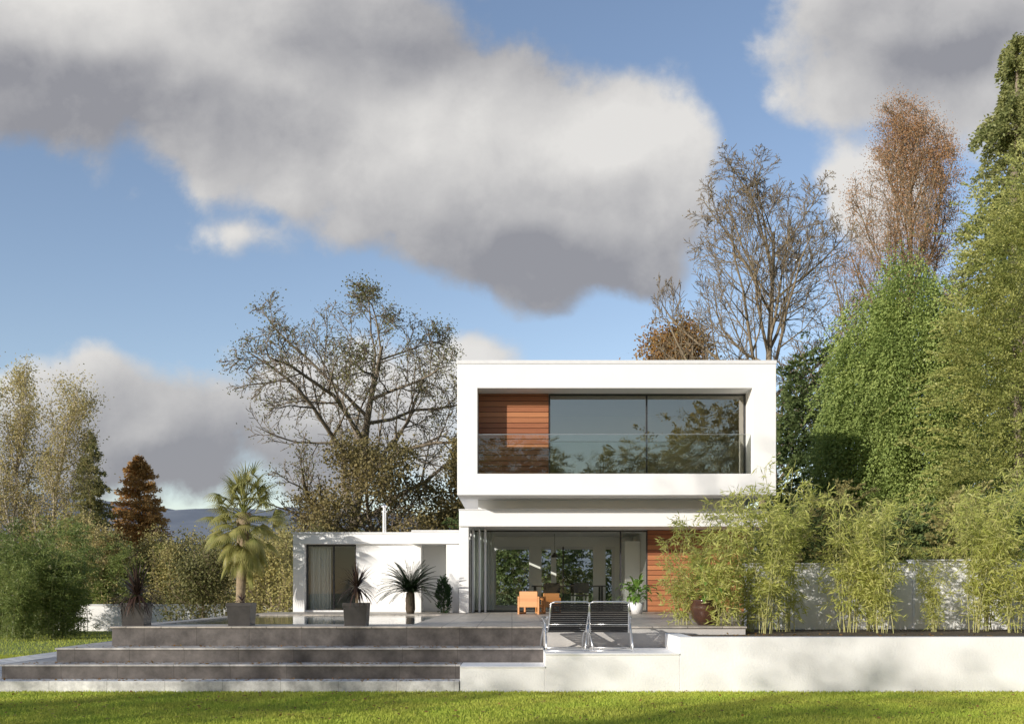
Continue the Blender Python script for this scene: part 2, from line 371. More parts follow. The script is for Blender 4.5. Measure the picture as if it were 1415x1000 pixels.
def ellset(vec,ELL,sm=.2,scaled=True):
    cur=None
    for (cx,cy,rx,ry,ro) in ELL:
        mp=N(nt,'ShaderNodeMapping',vector_type='TEXTURE'); L(nt,vec,mp.inputs[0])
        mp.inputs['Location'].default_value=((cx-707.5)/F,(HY-cy)/F,0); mp.inputs['Scale'].default_value=(rx/F,ry/F,1); mp.inputs['Rotation'].default_value=(0,0,math.radians(ro))
        ln=N(nt,'ShaderNodeVectorMath',operation='LENGTH'); L(nt,mp.outputs[0],ln.inputs[0])
        k_=min(1.,(min(rx,ry)/130)) if scaled else 1.
        o=N(nt,'ShaderNodeMath',operation='MULTIPLY_ADD'); o.inputs[1].default_value=-k_; o.inputs[2].default_value=k_; L(nt,ln.outputs['Value'],o.inputs[0])
        if cur is None: cur=o.outputs[0]
        else:
            m=N(nt,'ShaderNodeMath',operation='SMOOTH_MAX'); L(nt,cur,m.inputs[0]); L(nt,o.outputs[0],m.inputs[1]); m.inputs[2].default_value=sm; cur=m.outputs[0]
    return cur
ELL=[(120,40,520,165,-6),(400,100,370,215,-12),(640,200,350,180,-14),(740,310,245,115,0),(860,210,150,145,0),(318,325,75,36,0),
     (1300,40,240,150,0),(1400,110,200,130,0),(190,600,200,110,0),(40,580,140,80,0),(480,590,170,110,0),(650,530,100,70,0),(1220,240,100,90,0)]
def field(vec):
    nw=N(nt,'ShaderNodeTexNoise',Scale=5,Detail=2); L(nt,vec,nw.inputs['Vector'])
    s1=N(nt,'ShaderNodeVectorMath',operation='SUBTRACT'); L(nt,nw.outputs['Color'],s1.inputs[0]); s1.inputs[1].default_value=(.5,.5,.5)
    s2=N(nt,'ShaderNodeVectorMath',operation='MULTIPLY_ADD'); L(nt,s1.outputs[0],s2.inputs[0]); s2.inputs[1].default_value=(.14,.11,0); L(nt,vec,s2.inputs[2])
    cur=ellset(s2.outputs[0],ELL)
    nz=N(nt,'ShaderNodeTexNoise',Scale=10,Detail=9,Roughness=.6,Distortion=.1); L(nt,vec,nz.inputs['Vector'])
    a=N(nt,'ShaderNodeMath',operation='SUBTRACT'); L(nt,nz.outputs[0],a.inputs[0]); a.inputs[1].default_value=.5
    b=N(nt,'ShaderNodeMath',operation='MULTIPLY_ADD'); L(nt,a.outputs[0],b.inputs[0]); b.inputs[1].default_value=.85; L(nt,cur,b.inputs[2])
    w2=N(nt,'ShaderNodeVectorMath',operation='MULTIPLY_ADD'); L(nt,nz.outputs['Color'],w2.inputs[0]); w2.inputs[1].default_value=(.05,.05,.0); L(nt,vec,w2.inputs[2])
    vo=N(nt,'ShaderNodeTexVoronoi',Scale=13,feature='SMOOTH_F1',voronoi_dimensions='2D'); L(nt,w2.outputs[0],vo.inputs['Vector']); vo.inputs['Smoothness'].default_value=.6
    c=N(nt,'ShaderNodeMath',operation='MULTIPLY_ADD'); L(nt,vo.outputs['Distance'],c.inputs[0]); c.inputs[1].default_value=-.3; L(nt,b.outputs[0],c.inputs[2])
    d=N(nt,'ShaderNodeMath',operation='ADD'); L(nt,c.outputs[0],d.inputs[0]); d.inputs[1].default_value=.11
    return d.outputs[0]
F0=field(uv.outputs[0])
of=N(nt,'ShaderNodeVectorMath',operation='ADD'); L(nt,uv.outputs[0],of.inputs[0]); of.inputs[1].default_value=(-.016,.021,0)
F1=field(of.outputs[0])
den=N(nt,'ShaderNodeMapRange',interpolation_type='SMOOTHSTEP'); L(nt,F0,den.inputs[0]); den.inputs[1].default_value=-.06; den.inputs[2].default_value=.24
DK=[(760,370,300,90,-6),(60,140,330,90,-8),(620,50,280,80,0),(210,650,290,130,0),(1330,50,190,100,0)]
dk=ellset(uv.outputs[0],DK,.4,False)
dkr=N(nt,'ShaderNodeMapRange',interpolation_type='SMOOTHSTEP'); L(nt,dk,dkr.inputs[0]); dkr.inputs[1].default_value=-1.1; dkr.inputs[2].default_value=.8; dkr.inputs[4].default_value=.85
nf=N(nt,'ShaderNodeTexNoise',Scale=5,Detail=5,Roughness=.5); L(nt,uv.outputs[0],nf.inputs['Vector'])
nr=N(nt,'ShaderNodeMapRange'); L(nt,nf.outputs[0],nr.inputs[0]); nr.inputs[1].default_value=.3; nr.inputs[2].default_value=.7; nr.inputs[3].default_value=-.1; nr.inputs[4].default_value=.18
gd=N(nt,'ShaderNodeMath',operation='SUBTRACT'); L(nt,F1,gd.inputs[0]); L(nt,F0,gd.inputs[1])
gc=N(nt,'ShaderNodeClamp'); L(nt,gd.outputs[0],gc.inputs[0]); gc.inputs[1].default_value=-.35; gc.inputs[2].default_value=.35
gm=N(nt,'ShaderNodeMath',operation='MULTIPLY_ADD'); L(nt,gc.outputs[0],gm.inputs[0]); gm.inputs[1].default_value=.85; L(nt,dkr.outputs[0],gm.inputs[2])
s3=N(nt,'ShaderNodeMath',operation='ADD',use_clamp=True); L(nt,gm.outputs[0],s3.inputs[0]); L(nt,nr.outputs[0],s3.inputs[1])
k=1/STR
cc=mixc(nt,s3.outputs[0],(.79*k,.77*k,.74*k),(.30*k,.30*k,.325*k))
bk=N(nt,'ShaderNodeMapRange'); L(nt,sp.outputs[1],bk.inputs[0]); bk.inputs[1].default_value=-.6; bk.inputs[2].default_value=.25; bk.inputs[3].default_value=.72; bk.inputs[4].default_value=1.0  # unseen sky behind the camera dimmed to lower the fill light
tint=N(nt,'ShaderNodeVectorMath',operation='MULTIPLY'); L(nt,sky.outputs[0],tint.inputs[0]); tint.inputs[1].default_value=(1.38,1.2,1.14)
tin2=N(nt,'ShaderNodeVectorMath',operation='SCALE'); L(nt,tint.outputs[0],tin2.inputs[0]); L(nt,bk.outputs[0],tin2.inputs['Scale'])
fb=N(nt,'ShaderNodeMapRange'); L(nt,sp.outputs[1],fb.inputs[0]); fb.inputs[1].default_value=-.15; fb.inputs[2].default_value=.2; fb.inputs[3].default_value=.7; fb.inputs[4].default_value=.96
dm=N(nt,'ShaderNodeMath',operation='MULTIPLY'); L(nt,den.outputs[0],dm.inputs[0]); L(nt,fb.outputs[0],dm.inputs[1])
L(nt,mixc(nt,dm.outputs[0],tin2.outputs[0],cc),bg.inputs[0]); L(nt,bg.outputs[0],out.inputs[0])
sl=bpy.data.lights.new('sun','SUN'); sl.energy=5; sl.angle=math.radians(.5); sl.color=(1,.94,.84)
so=bpy.data.objects.new('sun',sl); link(so); so.rotation_euler=(-sd).to_track_quat('-Z','Y').to_euler(); so.location=(-20,-20,20)
cam=bpy.data.cameras.new('camera'); cam.lens=35; cam.sensor_width=36; cam.shift_y=(HY-500)/1415; cam.clip_end=5000; cam.clip_start=.1
co=bpy.data.objects.new('camera',cam); link(co); co.location=(0,0,EYE); co.rotation_euler=(math.radians(90),0,0); S.camera=co
S.view_settings.view_transform='Standard'; S.view_settings.look='None'; S.view_settings.exposure=0

# ------------------------------------------------------------ ground
M['lawn']=surf('lawn_ground',(.11,.155,.03),(.20,.235,.06),.95,.8,.5,60)
g=MB().quad((-1500,-400,0),(1500,-400,0),(1500,2500,0),(-1500,2500,0)).obj('lawn',M['lawn'])
top(g,'mown green lawn ground in patchy sunlight','lawn',kind='structure')
nx,ny=120,14; V=[];rg=np.random.default_rng(5); ph=rg.random(8)*6
for j in range(ny):
    for i in range(nx):
        x=-900+1800*i/(nx-1); y=520+j*45
        hgt=76*math.sin(math.pi*min(j/(ny-4),1)/2)*(1+.12*math.sin(x/130+ph[0])+.06*math.sin(x/47+ph[1])+.02*math.sin(x/13+ph[2]))+rg.normal()*1.2
        if j==0: hgt=-2
        V.append((x,y,hgt))
Q=[(j*nx+i,j*nx+i+1,(j+1)*nx+i+1,(j+1)*nx+i) for j in range(ny-1) for i in range(nx-1)]
b=MB(); b.v=V; b.f=Q; b.m=[0]*len(Q)
h=b.obj('hills',surf('hazy_wooded_hill',(.13,.155,.20),(.18,.205,.245),.95,.03,0),smooth=True); top(h,'distant hazy blue wooded hills','hills',kind='structure')  # aerial haze painted as a blue-grey base colour, no volume
rng=np.random.default_rng(11)
def grass_pts(n,x0,x1,y0,y1):
    return np.stack([rng.uniform(x0,x1,n),rng.uniform(y0,y1,n),np.zeros(n)],1)
G=[grass_pts(230000,-8.6,8.8,11.2,15.48),grass_pts(60000,-14,-8.3,15,24),grass_pts(20000,-20,-7.2,22,38)]
G=np.concatenate(G); n=len(G)
D=rng.normal(size=(n,3))*.45; D[:,2]=1
hh=np.where(G[:,1]>16,.07,.045)*rng.uniform(.5,1.5,n)
lm=leafmat('grass_blades',(.21,.28,.035),(.36,.40,.065),(.31,.27,.06),.4,.6,.9,.45)
go=link(bpy.data.objects.new('grass',mesh_np('grass',[leaves(rng,G,D,hh,.006)],[lm,lm]))); top(go,'short mown grass blades on the lawn','grass',kind='stuff')

# ------------------------------------------------------------ terrace with steps and pool
T=.98
te=empty('pool_terrace',(-2,17,0),'raised dark slate stepped terrace holding a swimming pool','terrace')
def P(mb,name,mat,par,**kw):
    o=mb.obj(name,mat,None,**kw); o.parent=par; o.location=tuple(-Vector(par.location)) ; return o
P(MB().box(-6.85,.53,17.05,27.1,0,T-.03),'riser',M['slate'],te)
P(MB().box(.53,4.0,17.06,27.1,0,T-.03),'retaining_wall',M['greyrender'],te)
P(MB().box(-7.5,.52,16.4,17.05,0,.62),'riser',M['slate'],te)
P(MB().box(-8.15,-.81,15.9,16.4,0,.385).box(-8.15,-7.5,16.4,24,0,.385),'riser',M['slate'],te)
P(MB().box(-7.5,-6.85,17.05,24,0,.62),'riser',M['slate'],te)
P(MB().box(-7.52,.52,16.375,17.04,.622,.652).box(-7.52,-6.86,17.04,24,.622,.652),'tread',M['tread'],te,bevel=.005)
P(MB().box(-8.17,-.82,15.875,16.38,.387,.417).box(-8.17,-7.52,16.38,24,.387,.417),'tread',M['tread'],te,bevel=.005)
P(MB().box(-10.5,-.82,15.48,15.87,0,.19).box(-10.5,-8.17,15.87,24,0,.19),'plinth',M['paleplinth'],te,bevel=.01)
pv=MB().box(-6.88,-1.8,17.02,18.2,T-.028,T).box(-6.86,-6.5,18.2,25.5,T-.028,T).box(-1.8,4.02,17.02,27.08,T-.028,T).box(-6.86,-1.8,25.5,27.08,T-.028,T)
P(pv,'paving',M['paving'],te,bevel=.004)
P(MB().box(4.02,9,19.8,27.08,0,T),'paving',M['paving'],te)
P(MB().box(-6.86,-1.45,27.1,28.48,0,T),'paving',M['paving'],te)
m,nt2,o2=nt_new('pool_water'); p=N(nt2,'ShaderNodeBsdfPrincipled',Roughness=.03); p.inputs['Base Color'].default_value=(.05,.09,.11,1); p.inputs['IOR'].default_value=1.33
t2=N(nt2,'ShaderNodeTexCoord'); mp2=N(nt2,'ShaderNodeMapping'); mp2.inputs['Scale'].default_value=(1,1.6,1); L(nt2,t2.outputs['Object'],mp2.inputs[0]); n2=N(nt2,'ShaderNodeTexNoise',Scale=3.5,Detail=4); L(nt2,mp2.outputs[0],n2.inputs['Vector'])
bb=N(nt2,'ShaderNodeBump',Strength=.35,Distance=.03); L(nt2,n2.outputs[0],bb.inputs['Height']); L(nt2,bb.outputs[0],p.inputs['Normal']); L(nt2,p.outputs[0],o2.inputs[0])
P(MB().quad((-6.5,18.2,T-.02),(-1.8,18.2,T-.02),(-1.8,25.5,T-.02),(-6.5,25.5,T-.02)),'pool_water',m,te)
pl=empty('rendered_platform',(1,15.5,0),'low white rendered platform beside the dark steps','platform')
P(MB().box(-.81,.515,15.5,16.385,0,.395),'wall',M['whitewall'],pl,bevel=.006)
P(MB().box(.516,2.608,15.5,17.035,0,.595),'wall',M['whitewall'],pl,bevel=.006)
P(MB().box(.516,2.608,15.48,17.015,.597,.62).box(-.81,.515,15.48,16.37,.397,.415),'coping',M['whitewall'],pl,bevel=.004)
gw=empty('planter_wall',(8,15.5,0),'long white rendered planter wall facing the lawn','wall')
P(MB().box(2.61,14,15.5,15.75,0,.87).box(2.61,2.85,15.75,17.01,0,.87),'wall',M['whitewall'],gw,bevel=.006)
P(MB().quad((2.85,15.75,.84),(14,15.75,.84),(14,19.4,.84),(2.85,19.4,.84)),'soil',M['soil'],gw)
rw=empty('garden_wall',(9,19.5,0),'tall white rendered garden wall behind bamboo','wall')
P(MB().box(4.6,7.85,19.5,19.75,0,2.1).box(7.85,16,19.4,19.75,0,2.17),'wall',M['white'],rw,bevel=.012)
P(MB().box(4.58,7.84,19.47,19.78,2.102,2.13).box(7.84,16,19.37,19.78,2.172,2.2),'coping',M['trim'],rw)
lw=empty('boundary_wall',(-14,39,0),'low white boundary wall beyond the lawn','wall')
P(MB().box(-18,-5,39,39.3,0,1.0),'wall',M['whitewall'],lw,bevel=.01)
P(MB().box(-18.02,-5,38.97,39.33,1.002,1.05),'coping',M['trim'],lw)

# ------------------------------------------------------------ house
H=empty('house',(2.7,30,0),'modern white cantilevered house with cedar cladding and large glazing','house')
x0,x1=-1.43,6.9; zt=7.6; zb=4.08
ix0,ix1,iz0,iz1=-.9,6.28,4.64,6.87
P(MB().ring((x0,x1,zb,zt-.1),(ix0,ix1,iz0,iz1),26,34),'wall',M['white'],H,bevel=.012)
P(MB().box(x0-.015,x1+.015,25.985,34.015,zt-.098,zt),'roof',M['trim'],H,bevel=.008)
P(MB().box(ix0+.002,ix1-.002,30.2,30.4,iz0+.002,iz1-.002),'rear_wall',M['intgrey'],H)
P(MB().box(ix0+.002,ix1-.002,26.9,30.19,iz0,iz0+.01),'floor',M['floor'],H)
def planks(x0,x1,y,z0,z1,st=.145):
    b=MB(); z=math.ceil(z0/st)*st-st
    while z<z1:
        a=max(z+.004,z0); c=min(z+st-.010,z1)
        if c-a>.01: b.box(x0,x1,y,y+.03,a,c)
        z+=st
    return b
P(planks(ix0+.003,.98,26.72,iz0+.01,iz1-.003),'cladding',M['wood'],H,bevel=.003)
P(MB().box(ix0+.003,.98,26.755,26.9,iz0+.01,iz1-.003),'partition',M['dark'],H)
def window(xs,zs,y,par,gm,fw=.045,mull=(),fm=None,depth=.08):
    wx0,wx1=xs; wz0,wz1=zs
    b=MB().ring((wx0,wx1,wz0,wz1),(wx0+fw,wx1-fw,wz0+fw,wz1-fw),y,y+depth)
    o=P(b,'window',fm or M['dark'],par)
    for mx in mull:
        mo=MB().box(mx-.022,mx+.022,y+.01,y+depth-.01,wz0+fw,wz1-fw).obj('mullion',fm or M['dark']); mo.parent=o
    gl=MB().quad((wx0+fw,y+depth/2,wz0+fw),(wx1-fw,y+depth/2,wz0+fw),(wx1-fw,y+depth/2,wz1-fw),(wx0+fw,y+depth/2,wz1-fw)).obj('glass_pane',gm); gl.parent=o
    return o
window((.985,ix1-.004),(iz0+.012,iz1-.004),26.74,H,M['glass'],mull=(3.62,))
P(MB().box(ix0+.02,ix1-.02,26.14,26.155,iz0+.002,5.68),'balustrade',M['balu'],H)
P(MB().box(ix0+.02,ix1-.02,26.138,26.157,5.681,5.692),'handrail',M['steel'],H)
P(MB().box(2.6,4.2,28.6,29.3,iz0+.02,iz0+.8),'cabinet',M['grey'],H,bevel=.02)
P(MB().box(x0,x1,26.9,34.3,3.32,3.76),'fascia',M['white'],H,bevel=.01)
P(MB().box(x0-.01,x1+.01,26.885,34.31,3.762,3.79),'fascia_trim',M['trim'],H)
P(MB().box(x0+.5,x1-.5,27.3,34,3.792,4.078),'recess',M['white'],H)
P(MB().box(x0,x1,27.1,34.3,0,T+.004),'floor_slab',M['paving'],H)
P(MB().box(x0,-1.17,26.95,27.3,T+.006,3.318),'column',M['white'],H,bevel=.01)
GY=28.4; GX=3.87
P(planks(GX,6.88,GY-.02,T+.01,3.31),'cladding',M['wood'],H,bevel=.003)
P(MB().box(GX,6.88,GY+.015,GY+.2,T+.006,3.318),'wall',M['dark'],H)
P(MB().ring((x0+.02,GX,T+.006,3.316),(-.6,3.3,T+.05,3.0),32,32.2),'rear_wall',M['interior'],H)
P(MB().box(GX,GX+.13,GY+.21,32,T+.006,3.316),'partition',M['interior'],H)
P(MB().box(-1.1,GX-.01,GY+.1,31.99,T+.0045,T+.012),'floor',M['floor'],H)
rwn=window((-.6,3.3),(T+.05,3.0),32.02,H,M['glass_low'],fw=.09,mull=(),fm=M['trim'])
for a_,b_,mt in ((.55,.95,'interior'),(1.25,1.42,'interior'),(1.62,1.66,'dark'),(2.6,3.0,'interior')):
    q=MB().box(a_,b_,31.93,32.0,T+.05,3.0).obj('mullion',M[mt]); q.parent=rwn
window((-1.16,GX-.004),(T+.013,3.3),GY,H,M['glass_low'],fw=.035,mull=(3.1,),fm=M['dark'])
sgo=P(MB().box(-1.2,-1.14,28.5,28.56,T+.008,3.3),'window',M['trim'],H)
for yy in (29.9,31.2):
    q=MB().box(-1.2,-1.14,yy,yy+.06,T+.008,3.3).obj('mullion',M['trim']); q.parent=sgo
gg=MB().quad((-1.17,28.56,T+.01),(-1.17,31.9,T+.01),(-1.17,31.9,3.3),(-1.17,28.56,3.3)).obj('glass_pane',M['glass_low']); gg.parent=sgo
M['doorglass']=glassmat('folded_door_glass',(.90,.95,.93),.06,1.0)
for i,a in enumerate((-1.1,-.92,-.76)):
    dd=MB()
    y0=27.4; y1=28.3
    for xx in (a,a+.045):
        for (ya,yb,za,zb_) in ((y0,y1,T+.01,3.28),(y0+.06,y1-.06,T+.08,3.2)):
            dd.v+=[(xx,ya,za),(xx,yb,za),(xx,yb,zb_),(xx,ya,zb_)]
    for k2 in range(4):
        l=(k2+1)%4
        dd.f+=[(k2,l,4+l,4+k2),(8+l,8+k2,12+k2,12+l),(k2,8+k2,8+l,l),(4+k2,4+l,12+l,12+k2)]; dd.m+=[0]*4
    do=P(dd,'door',M['trim'],H)
    q=MB().quad((a+.02,y0+.06,T+.08),(a+.02,y1-.06,T+.08),(a+.02,y1-.06,3.2),(a+.02,y0+.06,3.2)).obj('glass_pane',M['doorglass']); q.parent=do
cu=MB()
for i in range(18):
    xx=-1.08+i*.032; yy=28.62+.04*math.sin(i*1.9); y2=28.62+.04*math.sin((i+1)*1.9)
    cu.quad((xx,yy,T+.02),(xx+.032,y2,T+.02),(xx+.032,y2,3.28),(xx,yy,3.28))
P(cu,'curtain',M['curtain'],H)
P(MB().box(3.4,3.86,30.0,31.5,T+.014,T+2.1),'tall_cabinet',M['interior'],H,bevel=.01)
Wg=empty('house_wing',(-4,29,0),'low flat-roofed white wing with recessed window','building')
zr=3.26
P(MB().box(-6.27,-2.78,28.5,33,2.92,zr-.05).box(-2.78,-1.44,27.5,33,2.88,zr-.05),'roof',M['white'],Wg,bevel=.01)
P(MB().box(-6.285,-2.78,28.485,33.01,zr-.048,zr).box(-2.779,-1.44,27.485,33.01,zr-.048,zr),'roof_trim',M['trim'],Wg)
P(MB().box(-6.27,-5.94,28.5,33,0,2.918),'wall',M['white'],Wg,bevel=.01)
P(MB().box(-4.48,-2.79,28.6,28.9,0,2.918),'wall',M['white'],Wg)
P(MB().box(-2.78,-2.55,27.9,28.9,T+.002,2.878),'wall',M['white'],Wg)
P(MB().box(-1.82,-1.44,27.55,28.0,T+.002,2.878),'wall',M['white'],Wg,bevel=.01)
P(MB().box(-2.55,-1.82,28.6,28.8,T+.002,2.878),'wall',M['white'],Wg)
P(MB().box(-5.94,-1.44,32.7,33,0,2.918),'rear_wall',M['interior'],Wg)
P(MB().box(-5.93,-2.79,28.95,32.69,.9,T),'floor',M['floor'],Wg)
window((-5.935,-4.485),(T+.002,2.916),28.75,Wg,M['glass_low'],mull=(-5.15,))
cu=MB()
for i in range(18):
    xx=-5.86+i*.033; yy=28.97+.05*math.sin(i*1.9)
    y2=28.97+.05*math.sin((i+1)*1.9)
    cu.quad((xx,yy,T+.02),(xx+.033,y2,T+.02),(xx+.033,y2,2.85),(xx,yy,2.85))
P(cu,'curtain',M['curtain'],Wg)
P(MB().box(-5.9,-4.5,28.4,28.49,T+.002,T+.05),'sill',M['trim'],Wg)
fl=empty('chimney_flue',(PX(531,31),31,zr),'slim stainless steel flue pipe on the wing roof','flue')
MB().lathe([(.0,0),(.06,0),(.06,.75),(.09,.76),(.09,.8),(.045,.82),(.045,.9),(.1,.92),(.1,.96),(0,1.02)],16).obj('pipe',M['steel'],fl,smooth=False)

# ------------------------------------------------------------ furniture
def lounger(loc,rot):
    e=empty('sun_lounger',loc,'black mesh reclining garden chair with silver tubular frame','chair','pair of reclining garden chairs on the platform'); e.rotation_euler=(0,0,rot)
    f=MB(); w=.31
    for s in (-1,1):
        f.tube([(s*w,-.52,.77),(s*w,-.38,.57),(s*w,-.18,.34),(s*w,-.02,.29),(s*w,.22,.31),(s*w,.45,.36)],.013)
        f.tube([(s*(w+.07),-.48,0),(s*(w+.055),-.36,.2),(s*(w+.03),-.08,.41),(s*(w+.03),.12,.5),(s*(w+.03),.3,.51),(s*(w+.03),.36,.48)],.014)
        f.tube([(s*(w+.05),.42,0),(s*(w+.04),.3,.2),(s*(w+.03),.08,.40),(s*(w+.03),-.12,.51),(s*(w+.03),-.34,.55)],.014)
    f.tube([(-w,-.52,.77),(-w*.8,-.535,.795),(w*.8,-.535,.795),(w,-.52,.77)],.013)
    f.tube([(-w,.45,.36),(w,.45,.36)],.012); f.tube([(-w-.06,-.48,.014),(w+.06,-.48,.014)],.012); f.tube([(-w-.03,.42,.014),(w+.03,.42,.014)],.012); f.tube([(-w,-.27,.43),(w,-.27,.43)],.01)
    f.obj('frame',M['steel'],e,smooth=True)
    def sling(pts,nm,nst):
        # woven straps with fine gaps between them
        b=MB(); P_=[Vector((0,*q)) for q in pts]; seg=[(P_[i+1]-P_[i]).length for i in range(len(P_)-1)]; tot=sum(seg)
        def at(t):
            t*=tot
            for i,s_ in enumerate(seg):
                if t<=s_ or i==len(seg)-1: return P_[i].lerp(P_[i+1],t/s_)
                t-=s_
        for j in range(nst):
            a=at(j/nst); c=at((j+.86)/nst)
            b.quad((-w+.012,a.y,a.z),(w-.012,a.y,a.z),(w-.012,c.y,c.z),(-w+.012,c.y,c.z))
        return b.obj(nm,M['mesh'],e)
    sling([(-.535,.77),(-.40,.57),(-.285,.44),(-.20,.33)],'backrest',13)
    sling([(-.175,.325),(-.02,.29),(.22,.31),(.44,.36)],'seat',14)
    for s in (-1,1): MB().box(s*(w+.03)-.025,s*(w+.03)+.025,-.2,.2,.525,.55).obj('armrest',M['dark'],e,bevel=.008)
    return e
lounger((PX(781,16.35),16.35,.62),math.radians(6))
lounger((PX(842,16.35),16.35,.62),math.radians(-6))
def cubechair(loc,rot,s_=.82):
    e=empty('wooden_armchair',loc,'chunky orange teak armchair on the terrace by the doors','chair','teak armchairs on the terrace'); e.rotation_euler=(0,0,rot); e.scale=(s_,s_,s_)
    MB().box(-.3,.3,-.3,.3,.22,.3).obj('seat',M['teak'],e,bevel=.01)
    MB().box(-.3,.3,.3,.35,.22,.72).obj('backrest',M['teak'],e,bevel=.01)
    for s in (-1,1): MB().box(s*.33-.03,s*.33+.03,-.32,.35,.0,.06).box(s*.33-.03,s*.33+.03,-.32,.35,.5,.56).box(s*.33-.03,s*.33+.03,-.32,-.25,.06,.5).box(s*.33-.03,s*.33+.03,.28,.35,.06,.5).obj('armrest',M['teak'],e,bevel=.006)
    return e
cubechair((PX(735,25.9),25.9,T),math.radians(160)); cubechair((PX(757,26.6),26.6,T),math.radians(200),.75)
dt=empty('dining_table',(1.7,30.3,T+.013),'dark dining table inside the glazed room','table')
MB().box(-1.1,1.1,-.5,.5,.71,.75).obj('table_top',M['dark'],dt,bevel=.005)
for sx in (-1,1):
    for sy in (-1,1): MB().box(sx*1.0-.03,sx*1.0+.03,sy*.42-.03,sy*.42+.03,0,.71).obj('leg',M['dark'],dt)
def dchair(loc,rot):
    e=empty('dining_chair',loc,'black low-backed dining chair at the table','chair','black dining chairs around the table'); e.rotation_euler=(0,0,rot)
    MB().box(-.22,.22,-.22,.22,.43,.48).obj('seat',M['black'],e,bevel=.01)
    MB().box(-.22,.22,.19,.23,.52,.82).obj('backrest',M['black'],e,bevel=.01)
    for sx in (-1,1):
        for sy in (-1,1): MB().box(sx*.19-.015,sx*.19+.015,sy*.19-.015,sy*.19+.015,0,.43 if sy<0 else .52).obj('leg',M['steel'],e)
for i in range(2):
    dchair((1.2+i*.85,29.6,T+.014),math.pi); dchair((1.2+i*.85,31.0,T+.014),0)
pd=empty('pendant_lamp',(1.3,30.3,2.6),'small dark pendant lamp over the dining table','lamp')
MB().tube([(0,0,.72),(0,0,.12)],.006).obj('cable',M['dark'],pd); MB().lathe([(.02,.14),(.05,.12),(.12,0),(.11,0),(.04,.1)],16).obj('lamp_shade',M['dark'],pd)

# ------------------------------------------------------------ potted plants
cord=leafmat('cordyline_leaf',(.045,.025,.022),(.08,.045,.035),(.04,.04,.02),.2,.4,3,.5,gain=1.2)
palmleaf=leafmat('palm_leaf',(.17,.19,.06),(.28,.27,.10),(.25,.21,.09),.45,.4,2,.5,gain=1.7)
sagoleaf=leafmat('sago_leaf',(.022,.045,.016),(.04,.07,.026),None,.15,.45,2,.4,gain=1)
broad=leafmat('broad_leaf',(.06,.12,.02),(.12,.2,.04),None,.3,.4,3,.4)
def planter(e,w=.21,h=.4):
    b=MB()
    wb=w*.88
    b.v=[(-wb,-wb,0),(wb,-wb,0),(wb,wb,0),(-wb,wb,0),(-w,-w,h),(w,-w,h),(w,w,h),(-w,w,h),(-w*.85,-w*.85,h),(w*.85,-w*.85,h),(w*.85,w*.85,h),(-w*.85,w*.85,h),(-w*.83,-w*.83,h-.05),(w*.83,-w*.83,h-.05),(w*.83,w*.83,h-.05),(-w*.83,w*.83,h-.05)]
    b.f=[(0,1,5,4),(1,2,6,5),(2,3,7,6),(3,0,4,7),(4,5,9,8),(5,6,10,9),(6,7,11,10),(7,4,8,11),(8,9,13,12),(9,10,14,13),(10,11,15,14),(11,8,12,15),(3,2,1,0)]; b.m=[0]*13
    b.f.append((12,13,14,15)); b.m.append(1)
    b.box(-w-.01,w+.01,-w-.01,-w+.02,h-.06,h-.001,0)
    b.obj('planter',[M['pot'],M['soil']],e)
def cordyline(px_,n,ln,label,hs=.25,D=17.5):
    e=empty('potted_cordyline',(PX(px_,D),D,T),label,'potted plant','black square planters along the pool edge')
    planter(e); rng=np.random.default_rng(int(px_))
    MB().tube([(0,0,.33),(.01,0,.4+hs)],[.03,.025],8).obj('stem',M['palmbark'],e)
    az=rng.random(n)*6.283; el=np.radians(rng.uniform(-25,88,n))
    Dr=np.stack([np.cos(az)*np.cos(el),np.sin(az)*np.cos(el),np.sin(el)],1)
    B=np.tile([[0,0,.4+hs]],(n,1))+Dr*.02
    link(bpy.data.objects.new('leaf_rosette',mesh_np('rosette',[straps(rng,B,Dr,ln*rng.uniform(.75,1.1,n),.012,rng.uniform(.3,1.3,n),6)],[cord])),e)
cordyline(189,190,.62,'purple spiky cordyline in a black square planter',.12)
cordyline(334,26,.16,'small clipped plant in a black square planter',.02)
cordyline(493,110,.5,'tall dark red cordyline in a black square planter',.25)
def sago(loc):
    e=empty('sago_palm',loc,'dark green sago palm with arching feathery fronds','palm'); rng=np.random.default_rng(4)
    MB().lathe([(.0,0),(.10,0),(.13,.12),(.12,.4),(.11,.55),(0,.6)],14).obj('trunk',M['sagobark'],e,smooth=True)
    n=84; B=[];D=[];LL=[]; seg=[]
    for i in range(n):
        az=i*2.4; el=math.radians(12+66*((i+.5)/n)); L0=rng.uniform(.9,1.02)
        p=np.array([0,0,.55]); d=np.array([math.cos(az)*math.cos(el),math.sin(az)*math.cos(el),math.sin(el)])
        m=34
        for j in range(m):
            q=p+d*L0/m; d=nrm(d+np.array([0,0,-.036])); seg.append((p,q)); 
            if j>2:
                sd_=nrm(np.cross(d,[0,0,1.]))
                for s in (-1,1):
                    B.append(q); D.append(sd_*s+d*.45+np.array([0,0,.08])); LL.append(.15*math.sin(math.pi*(j/m)**.7)+.03)
            p=q
    B=np.array(B);D=np.array(D);P0=np.array([s[0] for s in seg]);P1=np.array([s[1] for s in seg])
    r=np.full(len(P0),.006)
    pr=prisms(P0,P1,r,r,3); up=np.tile([[0,0,1.]],(len(B),1))
    link(bpy.data.objects.new('fronds',mesh_np('fronds',[(pr[0],pr[1],1,np.zeros(len(pr[1]))),leaves(rng,B,D,np.array(LL),.013,up)],[sagoleaf,sagoleaf])),e)
    return e
sago((PX(567,26.4),26.4,T))
e=empty('fan_palm',(PX(330,27),27,0),'tall windmill palm with shaggy trunk and drooping fans','palm'); rng=np.random.default_rng(8)
hz=PZ(708,27)
